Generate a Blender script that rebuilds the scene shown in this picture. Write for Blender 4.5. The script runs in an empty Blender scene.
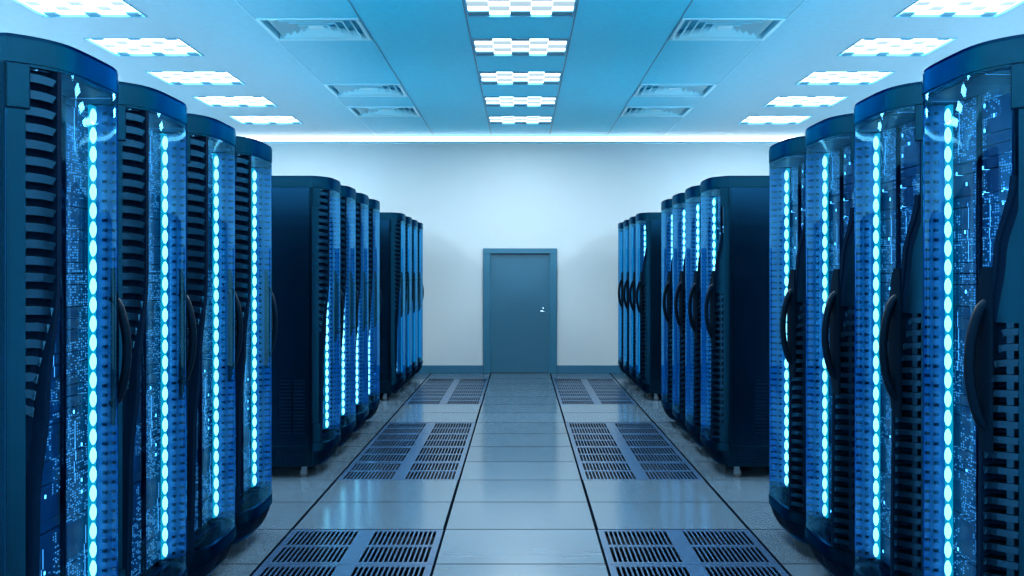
import bpy, bmesh, math, random
from mathutils import Vector, Matrix
random.seed(7)
C = bpy.context.scene.collection
SC = bpy.context.scene

# ------------------------------------------------------------------ camera, world, exposure
cam_d = bpy.data.cameras.new('camera')
cam = bpy.data.objects.new('camera', cam_d)
C.objects.link(cam)
cam.location = (0, 0, 1.7)
cam.rotation_euler = (math.radians(90), 0, 0)
cam_d.sensor_width = 36.0
cam_d.lens = 996.0 / 1024.0 * 36.0
cam_d.shift_x = -8.5 / 1024
cam_d.shift_y = -15.0 / 1024
cam_d.clip_start = 0.05
SC.camera = cam
W_ = bpy.data.worlds.new('world')
SC.world = W_
W_.use_nodes = True
W_.node_tree.nodes['Background'].inputs[0].default_value = (0.02, 0.05, 0.09, 1)
W_.node_tree.nodes['Background'].inputs[1].default_value = 1.0
SC.view_settings.view_transform = 'Standard'
SC.view_settings.look = 'None'
SC.view_settings.gamma = 1
SC.view_settings.use_curve_mapping = False
SC.view_settings.exposure = 0.25
SC.cycles.caustics_reflective = False
SC.cycles.sample_clamp_indirect = 8.0
LAMP = 5.0            # brightness of the ceiling lamps' lit cells
LAMP_W = 56.0         # watts of each ceiling lamp
LED = 2.9             # brightness of the rack light beads
COVE = 3.2

# ------------------------------------------------------------------ materials
def mat(name, col, rough=0.5, metal=0.0, spec=0.5, noise=None, bump=None, streak=None, coat=0.0, tint=None):
    m = bpy.data.materials.new(name); m.use_nodes = True
    nt = m.node_tree; b = nt.nodes['Principled BSDF']
    b.inputs['Base Color'].default_value = (*col, 1)
    b.inputs['Roughness'].default_value = rough
    b.inputs['Metallic'].default_value = metal
    b.inputs['Specular IOR Level'].default_value = spec
    b.inputs['Coat Weight'].default_value = coat
    if tint: b.inputs['Specular Tint'].default_value = (*tint, 1)
    tc = nt.nodes.new('ShaderNodeTexCoord')
    if noise:
        sc, amt = noise
        n = nt.nodes.new('ShaderNodeTexNoise'); n.inputs['Scale'].default_value = sc; n.inputs['Detail'].default_value = 5
        nt.links.new(tc.outputs['Object'], n.inputs['Vector'])
        mr = nt.nodes.new('ShaderNodeMapRange')
        mr.inputs['To Min'].default_value = 1 - amt; mr.inputs['To Max'].default_value = 1 + amt
        nt.links.new(n.outputs['Fac'], mr.inputs['Value'])
        vm = nt.nodes.new('ShaderNodeVectorMath'); vm.operation = 'SCALE'
        vm.inputs[0].default_value = col
        nt.links.new(mr.outputs[0], vm.inputs['Scale'])
        nt.links.new(vm.outputs[0], b.inputs['Base Color'])
    if streak:          # fine brushed grain: bump stretched along one axis
        sc3, st = streak
        mp = nt.nodes.new('ShaderNodeMapping'); mp.inputs['Scale'].default_value = sc3
        nt.links.new(tc.outputs['Object'], mp.inputs['Vector'])
        n = nt.nodes.new('ShaderNodeTexNoise'); n.inputs['Scale'].default_value = 1.0; n.inputs['Detail'].default_value = 4
        nt.links.new(mp.outputs[0], n.inputs['Vector'])
        bp = nt.nodes.new('ShaderNodeBump'); bp.inputs['Strength'].default_value = st; bp.inputs['Distance'].default_value = 0.01
        nt.links.new(n.outputs['Fac'], bp.inputs['Height'])
        nt.links.new(bp.outputs[0], b.inputs['Normal'])
    return m

def emit(name, col, strength, base=(0.5, 0.5, 0.5)):
    m = bpy.data.materials.new(name); m.use_nodes = True
    b = m.node_tree.nodes['Principled BSDF']
    b.inputs['Base Color'].default_value = (*base, 1)
    b.inputs['Emission Color'].default_value = (*col, 1)
    b.inputs['Emission Strength'].default_value = strength
    b.inputs['Roughness'].default_value = 0.4
    return m

def math_node(nt, op, a, b=None, c=None):
    n = nt.nodes.new('ShaderNodeMath'); n.operation = op
    for i, v in enumerate((a, b, c)):
        if v is None: continue
        if isinstance(v, (int, float)): n.inputs[i].default_value = v
        else: nt.links.new(v, n.inputs[i])
    return n.outputs[0]

def line_mask(nt, coord, offset, period, half):
    """1 within half of coord = offset + k*period"""
    a = math_node(nt, 'ADD', coord, -offset + period / 2)
    a = math_node(nt, 'FLOORED_MODULO', a, period)
    a = math_node(nt, 'ABSOLUTE', math_node(nt, 'ADD', a, -period / 2))
    return math_node(nt, 'LESS_THAN', a, half)

MX, MY, Y0T = 1.01, 0.787, 8.18         # raised floor module (across, along) and one seam's depth
def floor_mat():
    m = bpy.data.materials.new('floor_tiles'); m.use_nodes = True
    nt = m.node_tree; b = nt.nodes['Principled BSDF']
    tc = nt.nodes.new('ShaderNodeTexCoord')
    sp = nt.nodes.new('ShaderNodeSeparateXYZ'); nt.links.new(tc.outputs['Object'], sp.inputs[0])
    wide = line_mask(nt, sp.outputs[0], MX / 2, MX, 0.011)
    thin = line_mask(nt, sp.outputs[1], Y0T, MY, 0.0075)
    ln = math_node(nt, 'MAXIMUM', wide, thin)
    # one slightly different tone for each tile
    ix = math_node(nt, 'FLOOR', math_node(nt, 'DIVIDE', math_node(nt, 'ADD', sp.outputs[0], MX / 2), MX))
    iy = math_node(nt, 'FLOOR', math_node(nt, 'DIVIDE', math_node(nt, 'ADD', sp.outputs[1], -Y0T), MY))
    cb = nt.nodes.new('ShaderNodeCombineXYZ'); nt.links.new(ix, cb.inputs[0]); nt.links.new(iy, cb.inputs[1])
    wn = nt.nodes.new('ShaderNodeTexWhiteNoise'); wn.noise_dimensions = '2D'; nt.links.new(cb.outputs[0], wn.inputs['Vector'])
    n = nt.nodes.new('ShaderNodeTexNoise'); n.inputs['Scale'].default_value = 4; n.inputs['Detail'].default_value = 3
    mp = nt.nodes.new('ShaderNodeMapping'); mp.inputs['Scale'].default_value = (0.5, 2.5, 1)
    nt.links.new(tc.outputs['Object'], mp.inputs[0]); nt.links.new(mp.outputs[0], n.inputs['Vector'])
    v = math_node(nt, 'MULTIPLY_ADD', wn.outputs['Value'], 0.14, 0.83)
    v = math_node(nt, 'MULTIPLY_ADD', n.outputs['Fac'], 0.16, v)
    sc = nt.nodes.new('ShaderNodeVectorMath'); sc.operation = 'SCALE'; sc.inputs[0].default_value = FLOORC
    nt.links.new(v, sc.inputs['Scale'])
    mx = nt.nodes.new('ShaderNodeMix'); mx.data_type = 'RGBA'
    nt.links.new(ln, mx.inputs['Factor']); nt.links.new(sc.outputs[0], mx.inputs['A'])
    mx.inputs['B'].default_value = (0.002, 0.004, 0.008, 1)
    # unseen floor strips behind the racks, made pale to bounce light onto the ceiling
    m2 = nt.nodes.new('ShaderNodeMix'); m2.data_type = 'RGBA'
    nt.links.new(math_node(nt, 'GREATER_THAN', math_node(nt, 'ABSOLUTE', sp.outputs[0]), 2.90), m2.inputs['Factor'])
    nt.links.new(mx.outputs['Result'], m2.inputs['A']); m2.inputs['B'].default_value = (0.42, 0.74, 0.90, 1)
    nt.links.new(m2.outputs['Result'], b.inputs['Base Color'])
    r = math_node(nt, 'MULTIPLY_ADD', wn.outputs['Value'], 0.03, 0.14)
    r = math_node(nt, 'MULTIPLY_ADD', ln, 0.4, r)
    nt.links.new(r, b.inputs['Roughness'])
    b.inputs['Specular IOR Level'].default_value = 0.8
    nt.links.new(math_node(nt, 'MULTIPLY', math_node(nt, 'SUBTRACT', 1.0, ln), 0.8), b.inputs['Specular IOR Level'])
    return m

FLOORC = (0.070, 0.115, 0.160)
CMX = 0.955; CMY = 0.80; CY0 = 9.80     # ceiling module
def ceiling_mat():
    m = bpy.data.materials.new('ceiling_tiles'); m.use_nodes = True
    nt = m.node_tree; b = nt.nodes['Principled BSDF']
    tc = nt.nodes.new('ShaderNodeTexCoord')
    sp = nt.nodes.new('ShaderNodeSeparateXYZ'); nt.links.new(tc.outputs['Object'], sp.inputs[0])
    ax = math_node(nt, 'ABSOLUTE', sp.outputs[0])
    ln = math_node(nt, 'MULTIPLY', line_mask(nt, ax, 0.49, CMX, 0.006), math_node(nt, 'LESS_THAN', ax, 1.0))
    n = nt.nodes.new('ShaderNodeTexNoise'); n.inputs['Scale'].default_value = 14; n.inputs['Detail'].default_value = 8
    nt.links.new(tc.outputs['Object'], n.inputs['Vector'])
    v = math_node(nt, 'MULTIPLY_ADD', n.outputs['Fac'], 0.2, 0.9)
    # deeper blue over the middle of the room, blending to paler outwards
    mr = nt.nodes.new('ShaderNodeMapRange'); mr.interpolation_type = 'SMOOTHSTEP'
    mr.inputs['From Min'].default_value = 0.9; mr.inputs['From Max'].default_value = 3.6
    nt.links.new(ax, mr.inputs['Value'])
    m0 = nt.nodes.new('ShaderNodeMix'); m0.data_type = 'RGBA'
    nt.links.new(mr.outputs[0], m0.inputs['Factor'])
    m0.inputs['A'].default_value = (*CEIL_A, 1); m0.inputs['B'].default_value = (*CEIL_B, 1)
    sc = nt.nodes.new('ShaderNodeVectorMath'); sc.operation = 'SCALE'
    nt.links.new(m0.outputs['Result'], sc.inputs[0]); nt.links.new(v, sc.inputs['Scale'])
    mx = nt.nodes.new('ShaderNodeMix'); mx.data_type = 'RGBA'
    nt.links.new(ln, mx.inputs['Factor']); nt.links.new(sc.outputs[0], mx.inputs['A'])
    mx.inputs['B'].default_value = (0.02, 0.2, 0.4, 1)
    nt.links.new(mx.outputs['Result'], b.inputs['Base Color'])
    b.inputs['Roughness'].default_value = 0.42; b.inputs['Specular IOR Level'].default_value = 0.12
    return m
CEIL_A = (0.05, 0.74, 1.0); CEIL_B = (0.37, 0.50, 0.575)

def equipment_mat():
    """dark navy module fronts with printed grids and many tiny status lights"""
    m = bpy.data.materials.new('equipment_fronts'); m.use_nodes = True
    nt = m.node_tree; b = nt.nodes['Principled BSDF']
    tc = nt.nodes.new('ShaderNodeTexCoord')
    sp = nt.nodes.new('ShaderNodeSeparateXYZ'); nt.links.new(tc.outputs['Object'], sp.inputs[0])
    x, z = sp.outputs[0], sp.outputs[2]
    def cells(sx, sz, seed):
        cb = nt.nodes.new('ShaderNodeCombineXYZ')
        nt.links.new(math_node(nt, 'FLOOR', math_node(nt, 'MULTIPLY', x, sx)), cb.inputs[0])
        nt.links.new(math_node(nt, 'FLOOR', math_node(nt, 'MULTIPLY', z, sz)), cb.inputs[1])
        cb.inputs[2].default_value = seed
        wn = nt.nodes.new('ShaderNodeTexWhiteNoise'); nt.links.new(cb.outputs[0], wn.inputs['Vector'])
        fx = math_node(nt, 'FRACT', math_node(nt, 'MULTIPLY', x, sx))
        fz = math_node(nt, 'FRACT', math_node(nt, 'MULTIPLY', z, sz))
        return wn.outputs['Value'], fx, fz
    # blocks that are switched on
    blk, _, _ = cells(9, 7, 3)
    on = math_node(nt, 'GREATER_THAN', blk, 0.35)
    v, fx, fz = cells(52, 95, 1)
    dot = math_node(nt, 'MULTIPLY', math_node(nt, 'LESS_THAN', fx, 0.55), math_node(nt, 'LESS_THAN', fz, 0.5))
    lit = math_node(nt, 'MULTIPLY', math_node(nt, 'MULTIPLY', math_node(nt, 'GREATER_THAN', v, 0.60), dot), on)
    v2, gx, gz = cells(13, 21, 5)
    big = math_node(nt, 'MULTIPLY', math_node(nt, 'GREATER_THAN', v2, 0.93),
                    math_node(nt, 'MULTIPLY', math_node(nt, 'LESS_THAN', gx, 0.16), math_node(nt, 'LESS_THAN', gz, 0.28)))
    v3, hx, hz = cells(11, 2.3, 8)
    bar = math_node(nt, 'MULTIPLY', math_node(nt, 'GREATER_THAN', v3, 0.55),
                    math_node(nt, 'MULTIPLY', math_node(nt, 'LESS_THAN', hx, 0.05), math_node(nt, 'LESS_THAN', hz, 0.55)))
    e = math_node(nt, 'MULTIPLY', lit, EQ)
    e = math_node(nt, 'MULTIPLY_ADD', big, EQ * 7, e)
    e = math_node(nt, 'MULTIPLY_ADD', bar, EQ * 2.2, e)
    nt.links.new(math_node(nt, 'ADD', e, 0.0), b.inputs['Emission Strength'])
    b.inputs['Emission Color'].default_value = (0.12, 0.52, 1.0, 1)
    # printed panels
    mx = nt.nodes.new('ShaderNodeMix'); mx.data_type = 'RGBA'
    nt.links.new(blk, mx.inputs['Factor'])
    mx.inputs['A'].default_value = (0.002, 0.04, 0.12, 1); mx.inputs['B'].default_value = (0.006, 0.11, 0.24, 1)
    nt.links.new(mx.outputs['Result'], b.inputs['Base Color'])
    b.inputs['Roughness'].default_value = 0.5; b.inputs['Specular IOR Level'].default_value = 0.15
    return m
EQ = 0.8

def glass_mat(name, tint, spec_col):
    m = bpy.data.materials.new(name); m.use_nodes = True
    nt = m.node_tree; nt.nodes.clear()
    out = nt.nodes.new('ShaderNodeOutputMaterial')
    tr = nt.nodes.new('ShaderNodeBsdfTransparent'); tr.inputs[0].default_value = (*tint, 1)
    gl = nt.nodes.new('ShaderNodeBsdfGlossy'); gl.inputs[0].default_value = (*spec_col, 1); gl.inputs['Roughness'].default_value = 0.03
    fr = nt.nodes.new('ShaderNodeFresnel'); fr.inputs['IOR'].default_value = 1.55
    mx = nt.nodes.new('ShaderNodeMixShader')
    nt.links.new(fr.outputs[0], mx.inputs[0]); nt.links.new(tr.outputs[0], mx.inputs[1]); nt.links.new(gl.outputs[0], mx.inputs[2])
    nt.links.new(mx.outputs[0], out.inputs[0])
    return m

M = dict(
    floor=floor_mat(), ceiling=ceiling_mat(), equip=equipment_mat(),
    wall=mat('pale_wall_paint', (0.49, 0.55, 0.58), 0.6, noise=(2.0, 0.03)),
    wallw=mat('bounce_wall_paint', (0.78, 0.86, 0.92), 0.6, noise=(2.0, 0.03)),  # unseen walls made whiter to throw light up to the ceiling
    plenum=mat('dark_plenum', (0.004, 0.01, 0.02), 0.9, noise=(8, 0.2)),
    grille=mat('perforated_tile_metal', (0.032, 0.075, 0.15), 0.26, 0.1, 0.6, noise=(30, 0.12)),
    doorp=mat('teal_blue_door_paint', (0.006, 0.095, 0.165), 0.38, noise=(12, 0.08)),
    doorf=mat('teal_door_frame_paint', (0.006, 0.11, 0.19), 0.35, noise=(12, 0.06)),
    base=mat('baseboard_paint', (0.012, 0.11, 0.20), 0.45, noise=(12, 0.06)),
    chrome=mat('satin_chrome', (0.55, 0.7, 0.8), 0.22, 1.0, noise=(40, 0.05)),
    body=mat('rack_dark_blue_steel', (0.004, 0.036, 0.082), 0.25, 1.0, 0.3, tint=(.16, .45, .72), noise=(3, 0.15), streak=((1.5, 1.5, 260), 0.02)),
    trim=mat('rack_brushed_blue_trim', (0.003, 0.028, 0.052), 0.28, 1.0, 0.3, tint=(.14, .42, .60), noise=(6, 0.1), streak=((240, 40, 1.0), 0.08)),
    capr=mat('rack_cap_rim', (0.001, 0.014, 0.035), 0.3, 1.0, 0.2, tint=(.04, .2, .4), noise=(10, 0.1)),
    fin=mat('louvre_fin_steel', (0.007, 0.032, 0.060), 0.30, 1.0, 0.3, tint=(.08, .30, .50), noise=(20, 0.1)),
    black=mat('black_plastic', (0.0005, 0.004, 0.010), 0.40, 0, 0.06, tint=(.2, .6, 1), noise=(20, 0.2)),
    recess=mat('dark_recess', (0.0003, 0.005, 0.016), 0.7, 0, 0.05, tint=(.2, .6, 1), noise=(10, 0.2)),
    inner=mat('inner_blue_enamel', (0.005, 0.17, 0.50), 0.4, 0.2, noise=(5, 0.1)),
    castm=mat('caster_steel', (0.20, 0.27, 0.32), 0.35, 0.9, noise=(30, 0.1)),
    wheel=mat('grey_caster_rubber', (0.07, 0.09, 0.11), 0.5, noise=(30, 0.1)),
    lamp=emit('lamp_lit_cell', (0.75, 0.91, 1.0), LAMP),
    lampbloom=emit('baffle_bloom', (0.62, 0.82, 0.92), 0.62, (.06, .08, .10)),  # weak emission on the inner baffles imitates bloom from the lit cells
    lampmetal=mat('lamp_louvre_metal', (0.10, 0.30, 0.42), 0.5, 0.2, noise=(20, 0.1)),
    lampframe=mat('lamp_frame_paint', (0.12, 0.45, 0.62), 0.5, noise=(20, 0.05)),
    ventp=mat('vent_pale_paint', (0.45, 0.86, 0.98), 0.30, noise=(20, 0.05)),
    ventd=mat('vent_deep_blue', (0.01, 0.07, 0.42), 0.4, noise=(20, 0.1)),
    cove=emit('cove_tube', (0.96, 0.99, 1.0), COVE),
    sidefill=emit('ceiling_fill_tube', (0.66, 0.89, 1.0), 14),  # fill light added on the side walls to brighten the ceiling
    led=emit('light_bead', (0.42, 0.96, 1.0), LED),
    beadglow=emit('bead_glow_backing', (0.0, 0.60, 0.80), 0.70, (0.0, 0.06, 0.15)),  # emissive cyan stands in for the glow around the beads
    glass=glass_mat('blue_tinted_glass', (0.45, 0.78, 1.0), (0.14, 0.60, 0.92)),
)

for k_ in ('equip', 'lampbloom', 'lamp', 'led'): M[k_].cycles.emission_sampling = 'NONE'

# ------------------------------------------------------------------ helpers
def obj(name, bm, m, parent=None, loc=None, smooth=False):
    me = bpy.data.meshes.new(name)
    bmesh.ops.recalc_face_normals(bm, faces=bm.faces)
    bm.to_mesh(me); bm.free()
    for x in (m if isinstance(m, (list, tuple)) else [m]): me.materials.append(x)
    if smooth:
        for p in me.polygons: p.use_smooth = True
        try: me.set_sharp_from_angle(angle=math.radians(35))
        except Exception: pass
    o = bpy.data.objects.new(name, me); C.objects.link(o)
    if parent is not None: o.parent = parent
    if loc: o.location = loc
    return o

def box(bm, x0, x1, y0, y1, z0, z1, mi=0, bevel=0):
    r = bmesh.ops.create_cube(bm, size=1)
    vs = r['verts']
    for v in vs:
        v.co = Vector(((x0 + x1) / 2 + v.co.x * (x1 - x0), (y0 + y1) / 2 + v.co.y * (y1 - y0), (z0 + z1) / 2 + v.co.z * (z1 - z0)))
    fs = list({f for v in vs for f in v.link_faces})
    for f in fs: f.material_index = mi
    if bevel:
        es = list({e for f in fs for e in f.edges})
        bmesh.ops.bevel(bm, geom=es, offset=bevel, segments=2, affect='EDGES', profile=0.5)

def cyl(bm, p0, p1, r, seg=16, r2=None):
    p0, p1 = Vector(p0), Vector(p1); d = p1 - p0
    q = d.to_track_quat('Z', 'Y').to_matrix().to_4x4()
    bmesh.ops.create_cone(bm, cap_ends=True, segments=seg, radius1=r, radius2=r if r2 is None else r2, depth=d.length,
                          matrix=Matrix.Translation((p0 + p1) / 2) @ q)

def tube(bm, pts, rx, ry, seg=10):
    """sweep an ellipse (rx across, ry along the bend plane) along pts lying in a y-z plane"""
    rings = []
    for i, p in enumerate(pts):
        a = Vector(pts[max(i - 1, 0)]); b = Vector(pts[min(i + 1, len(pts) - 1)])
        t = (b - a).normalized(); s = Vector((1, 0, 0)); u = t.cross(s).normalized()
        rings.append([bm.verts.new(Vector(p) + s * (rx * math.cos(2 * math.pi * k / seg)) + u * (ry * math.sin(2 * math.pi * k / seg))) for k in range(seg)])
    for a, b in zip(rings, rings[1:]):
        for k in range(seg): bm.faces.new((a[k], a[(k + 1) % seg], b[(k + 1) % seg], b[k]))
    bm.faces.new(rings[0]); bm.faces.new(rings[-1])

def slab(bm, xs, ys, z0, z1, solid, mi=0):
    """a plate from z0 to z1 on the grid xs * ys; solid(i, j) says which cells are filled"""
    nx, ny = len(xs) - 1, len(ys) - 1
    S = [[bool(solid(i, j)) for j in range(ny)] for i in range(nx)]
    cache = {}
    def v(i, j, k):
        if (i, j, k) not in cache: cache[(i, j, k)] = bm.verts.new((xs[i], ys[j], (z0, z1)[k]))
        return cache[(i, j, k)]
    def s(i, j): return 0 <= i < nx and 0 <= j < ny and S[i][j]
    for i in range(nx):
        for j in range(ny):
            if not S[i][j]: continue
            F = [(v(i, j, 1), v(i + 1, j, 1), v(i + 1, j + 1, 1), v(i, j + 1, 1)), (v(i, j, 0), v(i, j + 1, 0), v(i + 1, j + 1, 0), v(i + 1, j, 0))]
            if not s(i - 1, j): F.append((v(i, j, 0), v(i, j, 1), v(i, j + 1, 1), v(i, j + 1, 0)))
            if not s(i + 1, j): F.append((v(i + 1, j, 0), v(i + 1, j + 1, 0), v(i + 1, j + 1, 1), v(i + 1, j, 1)))
            if not s(i, j - 1): F.append((v(i, j, 0), v(i + 1, j, 0), v(i + 1, j, 1), v(i, j, 1)))
            if not s(i, j + 1): F.append((v(i, j + 1, 0), v(i, j + 1, 1), v(i + 1, j + 1, 1), v(i + 1, j + 1, 0)))
            for f in F: bm.faces.new(f).material_index = mi

def struct(name, bm, m, **k):
    o = obj(name, bm, m, **k); o['kind'] = 'structure'; return o

def thing(name, label, cat, loc=(0, 0, 0), rz=0, group=None):
    o = bpy.data.objects.new(name, None); C.objects.link(o)
    o.location = loc; o.rotation_euler = (0, 0, rz); o.empty_display_size = 0.2
    o['label'] = label; o['category'] = cat
    if group: o['group'] = group
    return o

def dup(root, loc, rz, label, group=None):
    def cp(o, par):
        c = o.copy(); C.objects.link(c); c.parent = par
        for ch in kids.get(o, []): cp(ch, c)
        return c
    kids = {}
    for o in list(bpy.data.objects):
        if o.parent: kids.setdefault(o.parent, []).append(o)
    r = cp(root, None)
    r.location = loc; r.rotation_euler = (0, 0, rz); r['label'] = label
    if group: r['group'] = group
    return r

# ------------------------------------------------------------------ the room
XW, YB, YF, H = 6.5, 16.94, -4.0, 4.01
fy = [Y0T + MY * k for k in range(-16, 12)]
# perforated blocks: four tiles long, then two plain tiles
def perf_rows():
    out = []
    for b in range(-1, 2):                 # three blocks; the nearest is the one cut by the picture's lower edge
        k0 = b * 6
        for q in range(4): out.append((b, q, Y0T + MY * (k0 + q)))
    return out
ROWS = perf_rows()
XIN, XOUT = MX / 2 + 0.006, MX * 1.5 - 0.006
ys = sorted({YF, YB} | {round(y, 4) for b, q, y in ROWS if q == 0} | {round(y + MY, 4) for b, q, y in ROWS if q == 3})
xs = [-XW, -XOUT - .002, -XIN + .002, XIN - .002, XOUT + .002, XW]
def fsolid(i, j):
    if i not in (1, 3): return True
    mid = (ys[j] + ys[j + 1]) / 2
    return not any(Y0T + MY * 6 * b < mid < Y0T + MY * (6 * b + 4) for b in (-1, 0, 1))
bm = bmesh.new(); slab(bm, xs, ys, -0.05, 0, fsolid); struct('floor', bm, M['floor'])
bm = bmesh.new(); box(bm, -XW, XW, YF, YB, -0.50, -0.45); struct('trim_1', bm, M['plenum'])

bm = bmesh.new(); box(bm, -XW, -0.62, YB, YB + .12, 0, H); box(bm, 0.62, XW, YB, YB + .12, 0, H); box(bm, -0.62, 0.62, YB, YB + .12, 2.11, H)
struct('wall_back', bm, M['wall'])
bm = bmesh.new(); box(bm, -XW - .12, -XW, YF, YB, 0, H); struct('wall_left', bm, M['wallw'])
bm = bmesh.new(); box(bm, XW, XW + .12, YF, YB, 0, H); struct('wall_right', bm, M['wallw'])
bm = bmesh.new(); box(bm, -XW, XW, YF - .12, YF, 0, H); struct('wall_front', bm, M['wallw'])
for nm, a, b_ in (('baseboard_back_left', -XW, -0.625), ('baseboard_back_right', 0.605, XW)):
    bm = bmesh.new(); box(bm, a, b_, YB - .02, YB, 0, .13, bevel=.004); struct(nm, bm, M['base'])

# ceiling lamps and vents sit in openings of the ceiling
lamps, vents = [], []
for k in range(-9, 5):
    y0 = 9.79 + 1.615 * k
    if y0 < YF + .5 or y0 + .8 > YB: continue
    for tag_, x0, x1 in (('centre', -0.475, 0.475), ('left', -4.30, -3.36), ('right', 3.36, 4.30)):
        lamps.append((tag_, k, x0, x1, y0, y0 + 0.80))
for y0 in (9.02, 12.15, 13.80, 5.9, 4.3):
    for tag_, x0, x1 in (('left', -2.40, -1.47), ('right', 1.47, 2.40)):
        vents.append((tag_, x0, x1, y0, y0 + 0.82))
holes = [(x0, x1, y0, y1) for _, _, x0, x1, y0, y1 in lamps] + [(x0, x1, y0, y1) for _, x0, x1, y0, y1 in vents]
cx = sorted({-XW, XW} | {h[0] for h in holes} | {h[1] for h in holes})
cy = sorted({YF, YB} | {round(h[2], 4) for h in holes} | {round(h[3], 4) for h in holes})
bm = bmesh.new()
slab(bm, cx, cy, H, H + .04, lambda i, j: not any(h[0] < (cx[i] + cx[i + 1]) / 2 < h[1] and h[2] < (cy[j] + cy[j + 1]) / 2 < h[3] for h in holes))
struct('ceiling', bm, M['ceiling'])
# raised edges of the ceiling grid, pale along the vent rows and dark along the middle strip
n_tr = 2
for x, m_ in ((-0.49, 'ventd'), (0.49, 'ventd'), (-1.455, 'ventd'), (1.455, 'ventd'), (-2.415, 'ventp'), (2.415, 'ventp')):
    bm = bmesh.new(); w_ = .006 if abs(x) < 1 else .004; box(bm, x - w_, x + w_, YF, YB, H - .005, H)
    struct('trim_%d' % n_tr, bm, M['lampmetal'] if m_ == 'ventd' else M[m_]); n_tr += 1

# ------------------------------------------------------------------ lamps
def make_lamp(central):
    w, d = (0.95, 0.80) if central else (0.94, 0.80)
    t = thing('ceiling_light', '', 'ceiling light')
    bm = bmesh.new()                         # pan: four sides and a lid, with a flange
    e = .012
    box(bm, -w/2, w/2, -d/2, d/2, .065, .08)
    for a in ((-w/2, w/2, -d/2, -d/2 + e), (-w/2, w/2, d/2 - e, d/2), (-w/2, -w/2 + e, -d/2, d/2), (w/2 - e, w/2, -d/2, d/2)):
        box(bm, *a, -.006, .065)
    obj('frame', bm, M['lampframe'], t)
    bl = bmesh.new(); baffles = []
    N = 5; cw, cd = (w - 2*e) / N, (d - 2*e) / N
    fx, fd = (1.0, 0.9) if central else (0.60, 0.66)  # side baffles shrunk as if bloom spilled over their edges
    box(bl, -w/2 + e, w/2 - e, -d/2 + e, d/2 - e, .020, .024)
    for i in range(N):
        for j in range(N):
            if (i + j) % 2: continue
            x = -w/2 + e + cw * (i + .5); y = -d/2 + e + cd * (j + .5)
            edge = j in (0, 4) or (central is False and i in (0, 4))
            tb = bmesh.new(); baffles.append((tb, j in (0, 4)))
            if j in (0, 4) : y += (-1 if j == 0 else 1) * cd * (1 - fd) / 2
            box(tb, x - cw*fx/2, x + cw*fx/2, y - cd*fd/2, y + cd*fd/2, .004, .018)
    obj('diffuser', bl, M['lamp'], t)
    for tb, dark in baffles:
        o = obj('baffle', tb, M['lampmetal'] if dark else M['lampbloom'], t)
        if dark: o['label'] = 'dark edge baffle'
    ld = bpy.data.lights.new('lamp_glow', 'AREA'); ld.shape = 'RECTANGLE'; ld.size = w - .03; ld.size_y = d - .03
    ld.energy = LAMP_W; ld.color = (0.76, 0.92, 1.0)
    lo = bpy.data.objects.new('lamp_glow', ld); C.objects.link(lo); lo.parent = t; lo.location = (0, 0, -.009)
    return t
LC, LS = make_lamp(True), make_lamp(False)
first = {True: True, False: True}
NTH = ['farthest', 'second from the back', 'third from the back', 'fourth from the back', 'nearest in sight']
kmax = max(l[1] for l in lamps)
for tag_, k, x0, x1, y0, y1 in lamps:
    c = tag_ == 'centre'
    r = kmax - k
    where = {'centre': 'down the middle of the ceiling', 'left': 'above the left racks', 'right': 'above the right racks'}[tag_]
    nth = NTH[r] if r < 5 else ('beyond the picture edge')
    lab = ('checkered ceiling light %s, %s' if c else 'speckled white ceiling light %s, %s') % (where, nth)
    loc = ((x0 + x1) / 2, (y0 + y1) / 2, H)
    src = LC if c else LS
    g = {'centre': 'checkered lights along the middle of the ceiling', 'left': 'ceiling lights over the left racks', 'right': 'ceiling lights over the right racks'}[tag_]
    if first[c]:
        first[c] = False; src.location = loc; src['label'] = lab; src['group'] = g
    else: dup(src, loc, 0, lab, g)

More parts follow.
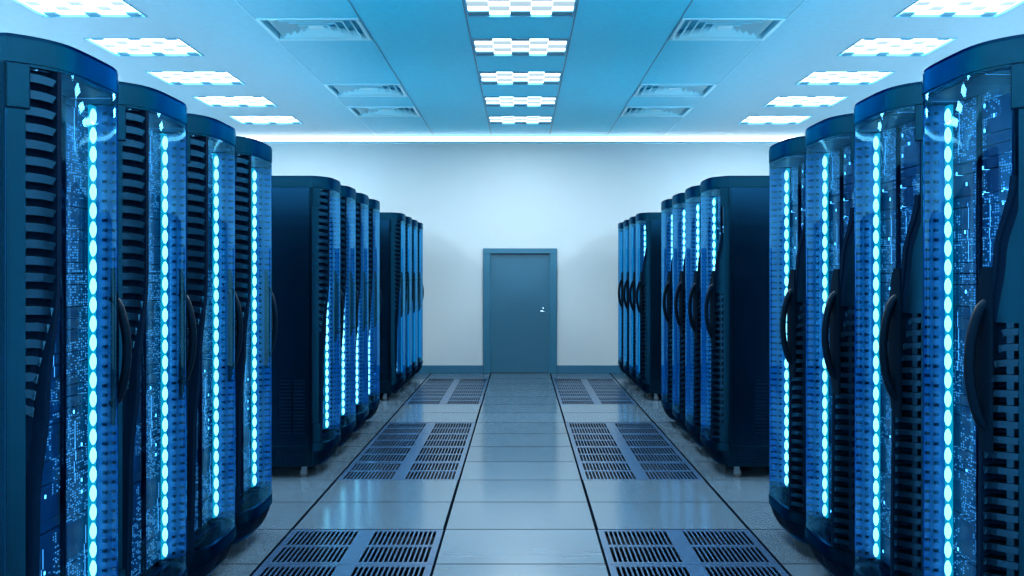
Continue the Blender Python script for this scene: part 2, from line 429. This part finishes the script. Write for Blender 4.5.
# ------------------------------------------------------------------ vents
def make_vent():
    w, d = 0.93, 0.82
    t = thing('ceiling_vent', '', 'ceiling vent')
    e = .03
    bm = bmesh.new()
    for a in ((-w/2, w/2, -d/2, -d/2 + e), (-w/2, w/2, d/2 - e, d/2), (-w/2, -w/2 + e, -d/2 + e, d/2 - e), (w/2 - e, w/2, -d/2 + e, d/2 - e)):
        box(bm, *a, -.014, .05, bevel=.003)
    obj('frame', bm, M['ventp'], t)
    bm = bmesh.new(); box(bm, -w/2, w/2, -d/2, d/2, .10, .11)
    for s in (-1, 1):
        box(bm, s*w/2 - .004, s*w/2 + .004, -d/2, d/2, .05, .10)
        box(bm, -w/2, w/2, s*d/2 - .004, s*d/2 + .004, .05, .10)
    obj('duct', bm, M['ceiling_back'], t)
    # square louvre rings, each a sloping skirt, meeting at the diagonals; the outer blades stand clear at both ends
    bm = bmesh.new()
    for q, r in enumerate((.38, .30, .22, .14)):
        ro, ri = r, r - .055
        zo, zi = .0, .055
        k = d / w
        P = [bm.verts.new((sx * ro, sy * ro * k, zo)) for sx, sy in ((-1, -1), (1, -1), (1, 1), (-1, 1))]
        Q = [bm.verts.new((sx * ri, sy * ri * k, zi)) for sx, sy in ((-1, -1), (1, -1), (1, 1), (-1, 1))]
        P2 = [bm.verts.new(v.co + Vector((0, 0, .006))) for v in P]
        Q2 = [bm.verts.new(v.co + Vector((0, 0, .006))) for v in Q]
        for i in range(4):
            j = (i + 1) % 4
            bm.faces.new((P[i], P[j], Q[j], Q[i])); bm.faces.new((P2[i], Q2[i], Q2[j], P2[j]))
            bm.faces.new((P[i], P2[i], P2[j], P[j])); bm.faces.new((Q[i], Q[j], Q2[j], Q2[i]))
    obj('louvre', bm, M['ventp'], t)
    bm = bmesh.new(); box(bm, -.07, .07, -.062, .062, .01, .02, bevel=.003)
    obj('centre_plate', bm, M['ventp'], t)
    return t
M['ceiling_back'] = mat('duct_blue_metal', (0.12, 0.70, 0.92), 0.5, noise=(10, 0.1))
VT = make_vent(); fv = True
for tag_, x0, x1, y0, y1 in vents:
    inv = [9.02, 12.15, 13.80]
    if y0 in inv:
        lab = 'louvred air vent in the %s of the ceiling, %s' % ({'left': 'left half', 'right': 'right half'}[tag_], ['nearest and largest in view', 'middle one of three', 'farthest one'][inv.index(y0)])
    else:
        lab = 'air vent on the %s side beyond the picture edge' % tag_
    loc = ((x0 + x1) / 2, (y0 + y1) / 2, H)
    if fv: fv = False; VT.location = loc; VT['label'] = lab; VT['group'] = 'air vents in the ceiling'
    else: dup(VT, loc, 0, lab, 'air vents in the ceiling')

# ------------------------------------------------------------------ cove light where ceiling meets the back wall, and added side fill lights
def cove(label, loc, rz, half, m_, lip=.012, rad=.046):
    t = thing('cove_light', label, 'cove light', loc, rz)
    bm = bmesh.new(); box(bm, -half, half, -.06, .09, -.005, .005); box(bm, -half, half, -.065, -.055, -.005, lip)
    obj('trough', bm, M['ventp'], t)
    bm = bmesh.new(); cyl(bm, (-half + .05, 0, .045), (half - .05, 0, .045), rad, 16); obj('tube', bm, m_, t, smooth=True)
cove('long white cove light glowing where the ceiling meets the back wall', (0, YB - .10, H - .10), 0, XW - .10, M['cove'])
cove('added ceiling fill light high on the left wall, unseen behind the racks', (-XW + .10, 6.6, H - .45), math.pi / 2, 9.8, M['sidefill'], .072, .033)  # both side tubes are added, out of sight, to lift the ceiling
cove('added ceiling fill light high on the right wall, unseen behind the racks', (XW - .10, 6.6, H - .45), -math.pi / 2, 9.8, M['sidefill'], .072, .033)

# ------------------------------------------------------------------ door
bm = bmesh.new()
box(bm, -.625, -.505, -.06, .10, 0, 2.11, bevel=.006); box(bm, .505, .625, -.06, .10, 0, 2.11, bevel=.006); box(bm, -.627, .627, -.063, .103, 2.03, 2.12, bevel=.006)
box(bm, -.505, -.49, -.0, .10, 0, 2.03); box(bm, .49, .505, -.0, .10, 0, 2.03)
dr = struct('door_1', bm, M['doorf'], loc=(-.008, YB, 0))
bm = bmesh.new(); box(bm, -.495, .495, .005, .05, .008, 2.022, bevel=.004); obj('door_panel', bm, M['doorp'], dr)
bm = bmesh.new()
box(bm, .375, .415, -.004, .005, 1.02, 1.12, bevel=.003, mi=1); cyl(bm, (.395, -.004, 1.05), (.395, -.035, 1.05), .009)
box(bm, .352, .403, -.045, -.033, 1.044, 1.056, bevel=.003)
cyl(bm, (.39, -.004, 1.105), (.39, -.012, 1.105), .014)
obj('door_handle', bm, [M['chrome'], M['doorf']], dr)
for z in (.25, 1.0, 1.78):
    bm = bmesh.new(); cyl(bm, (-.497, -.008, z - .05), (-.497, -.008, z + .05), .009); obj('hinge', bm, M['doorf'], dr)
bm = bmesh.new(); box(bm, -.62, .62, 0.10, .12, 0, 2.11); obj('door_backing', bm, M['recess'], dr)

# ------------------------------------------------------------------ perforated floor tiles
def make_perf():
    w, d = XOUT - XIN, MY - .008
    xs = [-w/2]; holes = set()
    m, gap, n = .035, .10, 14
    half = (w - 2*m - gap) / 2; p = half / n
    for s in (0, 1):
        x = -w/2 + m + s * (half + gap)
        for k in range(n):
            a = x + p * (k + .5) - p * .33; b_ = x + p * (k + .5) + p * .33
            holes.add(len(xs)); xs += [a, b_]
    xs.append(w/2)
    hs = {i for i in range(len(xs) - 1) if i % 2 == 1}
    ys = [-d/2, -d/2 + .04, -.022, .022, d/2 - .04, d/2]
    bm = bmesh.new()
    slab(bm, xs, ys, -.007, 0, lambda i, j: not (i in hs and j in (1, 3)))
    t = obj('perforated_floor_tile', bm, M['grille'])
    t['category'] = 'floor tile'
    return t
PT = make_perf(); fp = True
for b, q, y in ROWS:
    for s, side in ((-1, 'left'), (1, 'right')):
        where = {-1: 'nearest slotted block', 0: 'middle slotted block', 1: 'farthest slotted block'}[b]
        lab = 'slotted blue-grey floor tile %s of the aisle, %s, %s' % (side, where, ['its nearest tile', 'second tile from its near end', 'third tile from its near end', 'its farthest tile'][q])
        loc = (s * (XIN + XOUT) / 2, y + MY / 2, -.001)
        o = PT if fp else PT.copy()
        if not fp: C.objects.link(o)
        fp = False
        o.location = loc; o['label'] = lab; o['group'] = 'slotted floor tiles in the %s, %s of the aisle' % (where, side)

# ------------------------------------------------------------------ server racks
W, HR, B = 0.80, 2.52, 0.135
def fy_(x, b=B):
    u = min(1, abs((x - W/2) / (W/2)))
    return -b * (1 - u ** 4)

def shell(bm, x0, x1, z0, z1, off=0.0, th=0.01, nx=14, nz=1, b=B, taper=None, mi=0):
    """bowed panel following the front of the rack; x0/x1 may be functions of z; off pushes it inwards"""
    fx0 = x0 if callable(x0) else (lambda z: x0); fx1 = x1 if callable(x1) else (lambda z: x1)
    G = []
    for j in range(nz + 1):
        z = z0 + (z1 - z0) * j / nz
        o_ = off + (taper(z) if taper else 0)
        row = []
        for i in range(nx + 1):
            s = i / nx
            x = fx0(z) + (fx1(z) - fx0(z)) * s
            y = fy_(x, b) + o_
            row.append((bm.verts.new((x, y, z)), bm.verts.new((x, y + th, z))))
        G.append(row)
    F = []
    for j in range(nz):
        for i in range(nx):
            for k in (0, 1): F.append([G[j][i][k], G[j][i+1][k], G[j+1][i+1][k], G[j+1][i][k]])
    for i in range(nx):
        for j in (0, nz): F.append([G[j][i][0], G[j][i][1], G[j][i+1][1], G[j][i+1][0]])
    for j in range(nz):
        for i in (0, nx): F.append([G[j][i][0], G[j+1][i][0], G[j+1][i][1], G[j][i][1]])
    for f in F: bm.faces.new(f).material_index = mi

def fill_profile(bm, z0, z1, yb, b=B, inset=0.0):
    """solid with the bowed plan outline between z0 and z1"""
    n = 24; pts = []
    for i in range(n + 1):
        x = inset + (W - 2*inset) * (0.5 - 0.5 * math.cos(math.pi * i / n))
        pts.append((x, fy_(x, b) + inset))
    pts += [(W - inset, yb), (inset, yb)]
    lo = [bm.verts.new((x, y, z0)) for x, y in pts]; hi = [bm.verts.new((x, y, z1)) for x, y in pts]
    bm.faces.new(lo); bm.faces.new(hi)
    for i in range(len(pts)):
        j = (i + 1) % len(pts); bm.faces.new((lo[i], lo[j], hi[j], hi[i]))

def lerp_curve(pts):
    def f(z):
        if z <= pts[0][0]: return pts[0][1]
        for (a, va), (c, vc) in zip(pts, pts[1:]):
            if z <= c:
                s = (z - a) / (c - a); s = s * s * (3 - 2 * s)
                return va + (vc - va) * s
        return pts[-1][1]
    return f

DEPTH = 1.05
def make_rack(kind, beads=True):
    """kind 'upper': louvres high on the left of the door; 'lower': louvres low on the right"""
    t = thing('server_rack', '', 'server rack')
    up = kind == 'upper'
    # body: two sides, back, roof, deck
    bm = bmesh.new()
    box(bm, .018, W - .018, DEPTH - .02, DEPTH, .10, 2.41)
    box(bm, .018, W - .018, 0, DEPTH - .02, 2.40, 2.41)
    box(bm, .018, W - .018, 0.01, DEPTH - .02, .25, .27)
    obj('cabinet_body', bm, M['body'], t)
    for s, x0, x1 in ((-1, 0, .018), (1, W - .018, W)):
        bm = bmesh.new(); box(bm, x0, x1, 0.0, DEPTH, .27, 2.41, bevel=.003)
        sp = obj('side_panel', bm, M['body'], t)
        xo = x0 if s < 0 else x1
        bm = bmesh.new()                     # vent slots near the foot of the side
        ya = .06 if s < 0 else .22
        for c in range(2):
            for r in range(16):
                z = .37 + r * .029
                y = ya + c * .115
                box(bm, xo - .0015, xo + .0015, y, y + .095, z, z + .013)
        obj('vent_slots', bm, M['recess'], sp)
        bm = bmesh.new()                     # lower side band with two mesh grilles
        box(bm, x0, x1, 0.0, DEPTH, .10, .268, bevel=.003)
        sk = obj('skirt', bm, M['trim'], t)
        for g in range(4):
            bm = bmesh.new()
            for r in range(5):
                z = .135 + r * .022
                for c in range(6):
                    y = .06 + g * .25 + c * .034
                    box(bm, xo - .0015, xo + .0015, y, y + .027, z, z + .014)
            obj('mesh_grille', bm, M['recess'], sk)
    # crown
    bm = bmesh.new(); fill_profile(bm, 2.411, 2.492, DEPTH)
    cr = obj('crown', bm, M['trim'], t, smooth=True)
    bm = bmesh.new(); fill_profile(bm, 2.492, 2.505, DEPTH - .004, inset=.004)
    obj('crown_rim', bm, M['capr'], cr, smooth=True)
    # plinth
    bm = bmesh.new()
    shell(bm, 0.0, W, .225, .275, 0, .03, nx=26)
    shell(bm, 0.006, W - .006, .10, .225, .012, .02, nx=26, nz=4, taper=lambda z: .05 * ((.225 - z) / .125) ** 1.5)
    pl = obj('plinth', bm, M['trim'], t, smooth=True)
    tp = lambda z: .05 * ((.225 - z) / .125) ** 1.5
    for g in range(3):
        bm = bmesh.new()
        for c in range(7):
            for r in range(5):
                x = .09 + g * .21 + c * .028; z = .125 + r * .018
                shell(bm, x, x + .021, z, z + .011, .0095, .004, nx=1, taper=tp)
        obj('mesh_grille', bm, M['recess'], pl)
    # glass edge
    if up: ge = lerp_curve([(.27, .065), (.9, .075), (1.25, .105), (1.7, .15), (2.41, .15)])
    else:  ge = lerp_curve([(.27, W - .165), (1.2, W - .155), (1.5, W - .13), (1.75, W - .10), (2.02, W - .05), (2.41, W - .046)])
    # door frame
    bm = bmesh.new()
    shell(bm, 0.0, .042 if up else .014, .275, 2.41, .004, .022, nx=8, nz=1)
    shell(bm, W - .014 if up else W - .034, W, .275, 2.41, .004, .022, nx=8, nz=1)
    shell(bm, 0.01, W - .01, .275, .287, .004, .02, nx=24)
    shell(bm, 0.01, W - .01, 2.400, 2.41, .004, .02, nx=24)
    dr = obj('door_frame', bm, M['trim'], t, smooth=True)
    # black backing behind the louvres
    bm = bmesh.new()
    if up:
        shell(bm, .040, lambda z: ge(z) + .006, .285, 2.402, .040, .006, nx=6, nz=20)
        shell(bm, lambda z: ge(z) - .012, lambda z: ge(z) + .004, .285, 2.402, .002, .040, nx=2, nz=30)
    else:
        shell(bm, lambda z: ge(z) - .006, W - .032, .285, 2.402, .040, .006, nx=6, nz=20)
        shell(bm, lambda z: ge(z) - .004, lambda z: ge(z) + .010, .285, 2.03, .002, .040, nx=2, nz=30)
        shell(bm, lambda z: ge(z) + .004, lambda z: min(ge(z) + .036, W - .030), 1.53, 2.03, .012, .01, nx=3, nz=16)
        bp_ = bmesh.new(); shell(bp_, lambda z: min(ge(z) + .034, W - .036), W - .030, 1.53, 2.30, .006, .012, nx=4, nz=16)
        obj('blanking_plate', bp_, M['trim'], t, smooth=True)
    obj('louvre_recess', bm, M['recess'], t)
    # louvres
    n = 21 if up else 23
    for k in range(n):
        if up:
            z = 2.35 - k * .0565
            f = min(1, 1.0 if k < 15 else 1 - (k - 14) * .09)
            a, c = .043, .043 + (ge(z) - .055) * f
        else:
            z = 1.49 - k * .053
            f = 1.0 if k > 4 else .55 + k * .1
            a, c = W - .034 - (W - .034 - ge(z) - .012) * f, W - .036
        if c - a < .012: continue
        bm = bmesh.new()
        nx = 6; rows = []
        for i in range(nx + 1):
            s = i / nx; x = a + (c - a) * s
            y = fy_(x) + .004
            cut = .018 * (1 - s) if not up else .018 * s           # slanted inner end
            dz = -.010 * ((s if up else 1 - s) ** 2)
            xb = x
            if up and i == nx: xb = max(x - .020, a + .004)        # the free end is cut on a slant
            if not up and i == 0: xb = min(x + .014, c - .004)
            q = [(xb, y, z + dz), (x, y + .002, z + (.029 if up else .023) + dz), (x, y + .034, z + .034 + dz), (xb, y + .034, z + .020 + dz)]
            rows.append([bm.verts.new(v) for v in q])
        for r0, r1 in zip(rows, rows[1:]):
            for i in range(4): bm.faces.new((r0[i], r0[(i+1) % 4], r1[(i+1) % 4], r1[i]))
        bm.faces.new(rows[0]); bm.faces.new(rows[-1])
        xc = c if up else a
        obj('louvre', bm, M['fin'], t)
    if not up:
        bm = bmesh.new(); shell(bm, W - .070, W - .052, .30, 1.53, .012, .02, nx=2, nz=1)
        obj('louvre_rib', bm, M['fin'], t)
    # glass
    bm = bmesh.new()
    g0, g1 = ((ge, W - .012) if up else (.012, ge))
    fx0 = g0 if callable(g0) else (lambda z: g0); fx1 = g1 if callable(g1) else (lambda z: g1)
    G = []
    for j in range(41):
        z = .285 + (2.403 - .285) * j / 40
        G.append([bm.verts.new((fx0(z) + (fx1(z) - fx0(z)) * i / 32, fy_(fx0(z) + (fx1(z) - fx0(z)) * i / 32) + .003, z)) for i in range(33)])
    for j in range(40):
        for i in range(32): bm.faces.new((G[j][i], G[j][i+1], G[j+1][i+1], G[j+1][i]))
    go = obj('door_glass', bm, M['glass'], t, smooth=True)
    for p in go.data.polygons: p.use_smooth = True
    # equipment behind the glass
    bm = bmesh.new()
    ex0, ex1 = .03, .77
    rnd = random.Random(11)
    z = .29
    while z < 2.36:
        h = rnd.choice((.044, .044, .088, .132))
        h = min(h, 2.39 - z)
        box(bm, ex0, ex1, .058 - rnd.choice((0, .003, .006)), .12, z + .002, z + h - .002)
        z += h
    obj('equipment_panel', bm, M['equip'], t)
    bm = bmesh.new()
    for (x, wd) in (((.22, .02), (.50, .012)) if up else ((.58, .02), (.30, .012))):
        box(bm, x, x + wd, .030, .052, .30, 2.38, bevel=.003)
    obj('cable_duct', bm, M['trim'], t)
    # blue lining of the light bay
    bm = bmesh.new()
    if up: box(bm, W - .026, W - .020, -.03, .05, .29, 2.39)
    else:  box(bm, .020, .026, -.03, .05, .29, 2.39)
    obj('bay_lining', bm, M['inner'], t)
    bm = bmesh.new()
    xa = W - .034 if up else .026
    for k in range(52):
        z = .31 + k * .040
        box(bm, xa, xa + .005, -.016, .002, z, z + .012)
    obj('bay_rail', bm, M['body'], t)
    bm = bmesh.new(); fill_profile(bm, 2.396, 2.399, .16, inset=.03)
    obj('head_liner', bm, M['equip'], t)
    # light strip; its glowing cyan backing imitates bloom around the beads
    lx = .725 if up else W - .725
    ly = .02
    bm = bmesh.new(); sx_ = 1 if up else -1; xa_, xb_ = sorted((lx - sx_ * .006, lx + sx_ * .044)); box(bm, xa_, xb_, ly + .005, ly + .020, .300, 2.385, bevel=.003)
    st = obj('light_strip', bm, M['beadglow'], t)
    nb = 27; p = (2.375 - .305) / nb
    if beads:
        bm = bmesh.new()
        bmesh.ops.create_icosphere(bm, subdivisions=2, radius=1)
        for v in bm.verts: v.co = Vector((v.co.x * .0135, v.co.y * .0135, v.co.z * p * .44))
        b0 = obj('light_bead', bm, M['led'], st, loc=(lx, ly, .305 + p * .5))
        for f in b0.data.polygons: f.use_smooth = True
        for k in range(1, nb):
            c = b0.copy(); C.objects.link(c); c.parent = st; c.location = (lx, ly, .305 + p * (k + .5))
    else:
        bm = bmesh.new()
        for k in range(nb):
            bmesh.ops.create_icosphere(bm, subdivisions=1, radius=1, matrix=Matrix.Translation((lx, ly, .305 + p * (k + .5))) @ Matrix.Diagonal((.0135, .0135, p * .44, 1)))
        obj('light_beads', bm, M['led'], st)
    # handle on the right of the door
    hx = W - .055 if up else W - .135
    y0 = fy_(hx)
    bm = bmesh.new()
    pts = []
    for i in range(21):
        s = i / 20
        z = 1.60 - .44 * s
        out = .062 * math.sin(math.pi * s) ** 0.55
        pts.append((hx, y0 + .012 - out, z))
    tube(bm, pts, .020, .018, 12)
    hd = obj('handle', bm, M['black'], t, smooth=True)
    bm = bmesh.new()
    shell(bm, lambda z: hx - .034 * math.sin(math.pi * (z - 1.08) / .64) ** .5 if 1.08 < z < 1.72 else hx - .001, lambda z: hx + (.030 if not up else .022), 1.08, 1.72, -.006, .012, nx=4, nz=16)
    obj('handle_plate', bm, M['black'], hd, smooth=True)
    # hinges on the near corners
    hxx = (0.0, .044) if up else (W - .044, W)
    for z0, z1 in ((2.26, 2.405), (.30, .45)):
        bm = bmesh.new(); shell(bm, hxx[0] + .0, hxx[1], z0, z1, -.006, .014, nx=6)
        hg = obj('hinge', bm, M['trim'], t, smooth=True)
        bm = bmesh.new(); shell(bm, hxx[0] + (0 if up else -.005), hxx[1] + (.005 if up else 0), z0 - .006, z1 + .004, -.002, .009, nx=6)
        obj('hinge_seal', bm, M['recess'], hg, smooth=True)
    # casters
    for x in (.10, W - .10):
        for y in (.08, DEPTH - .10):
            bm = bmesh.new()
            box(bm, x - .03, x + .03, y - .03, y + .03, .092, .10)
            cyl(bm, (x, y, .08), (x, y, .094), .016)
            box(bm, x - .020, x - .014, y - .012, y + .028, .025, .082, bevel=.002); box(bm, x + .014, x + .020, y - .012, y + .028, .025, .082, bevel=.002)
            box(bm, x - .020, x + .020, y - .014, y + .016, .076, .083)
            ca = obj('caster', bm, M['castm'], t)
            bm = bmesh.new(); cyl(bm, (x - .012, y + .012, .032), (x + .012, y + .012, .032), .032, 20); obj('wheel', bm, M['wheel'], ca, smooth=True)
    return t

XC, PITCH = 1.72, 0.82
GY = [3.32, 8.22, 13.20]
G_NAME = ['nearest', 'middle', 'farthest']
G_NTH = ['first', 'second', 'third', 'fourth']
protos = {}
for side in ('left', 'right'):
    kind = 'upper' if side == 'left' else 'lower'
    for g in range(3):
        for k in range(4):
            y = GY[g] + PITCH * k + .01
            if side == 'left': loc, rz = (-XC, y, 0), math.pi / 2
            else: loc, rz = (XC, y + W, 0), -math.pi / 2
            lab = '%s rack from the camera in the %s row of glass-doored racks %s of the aisle' % (G_NTH[k], G_NAME[g], side)
            grp = 'server racks in the %s row %s of the aisle' % (G_NAME[g], side)
            key = (kind, g < 2)
            if key not in protos:
                r = protos[key] = make_rack(kind, g < 2)
                r.location = loc; r.rotation_euler = (0, 0, rz); r['label'] = lab; r['group'] = grp
            else: dup(protos[key], loc, rz, lab, grp)
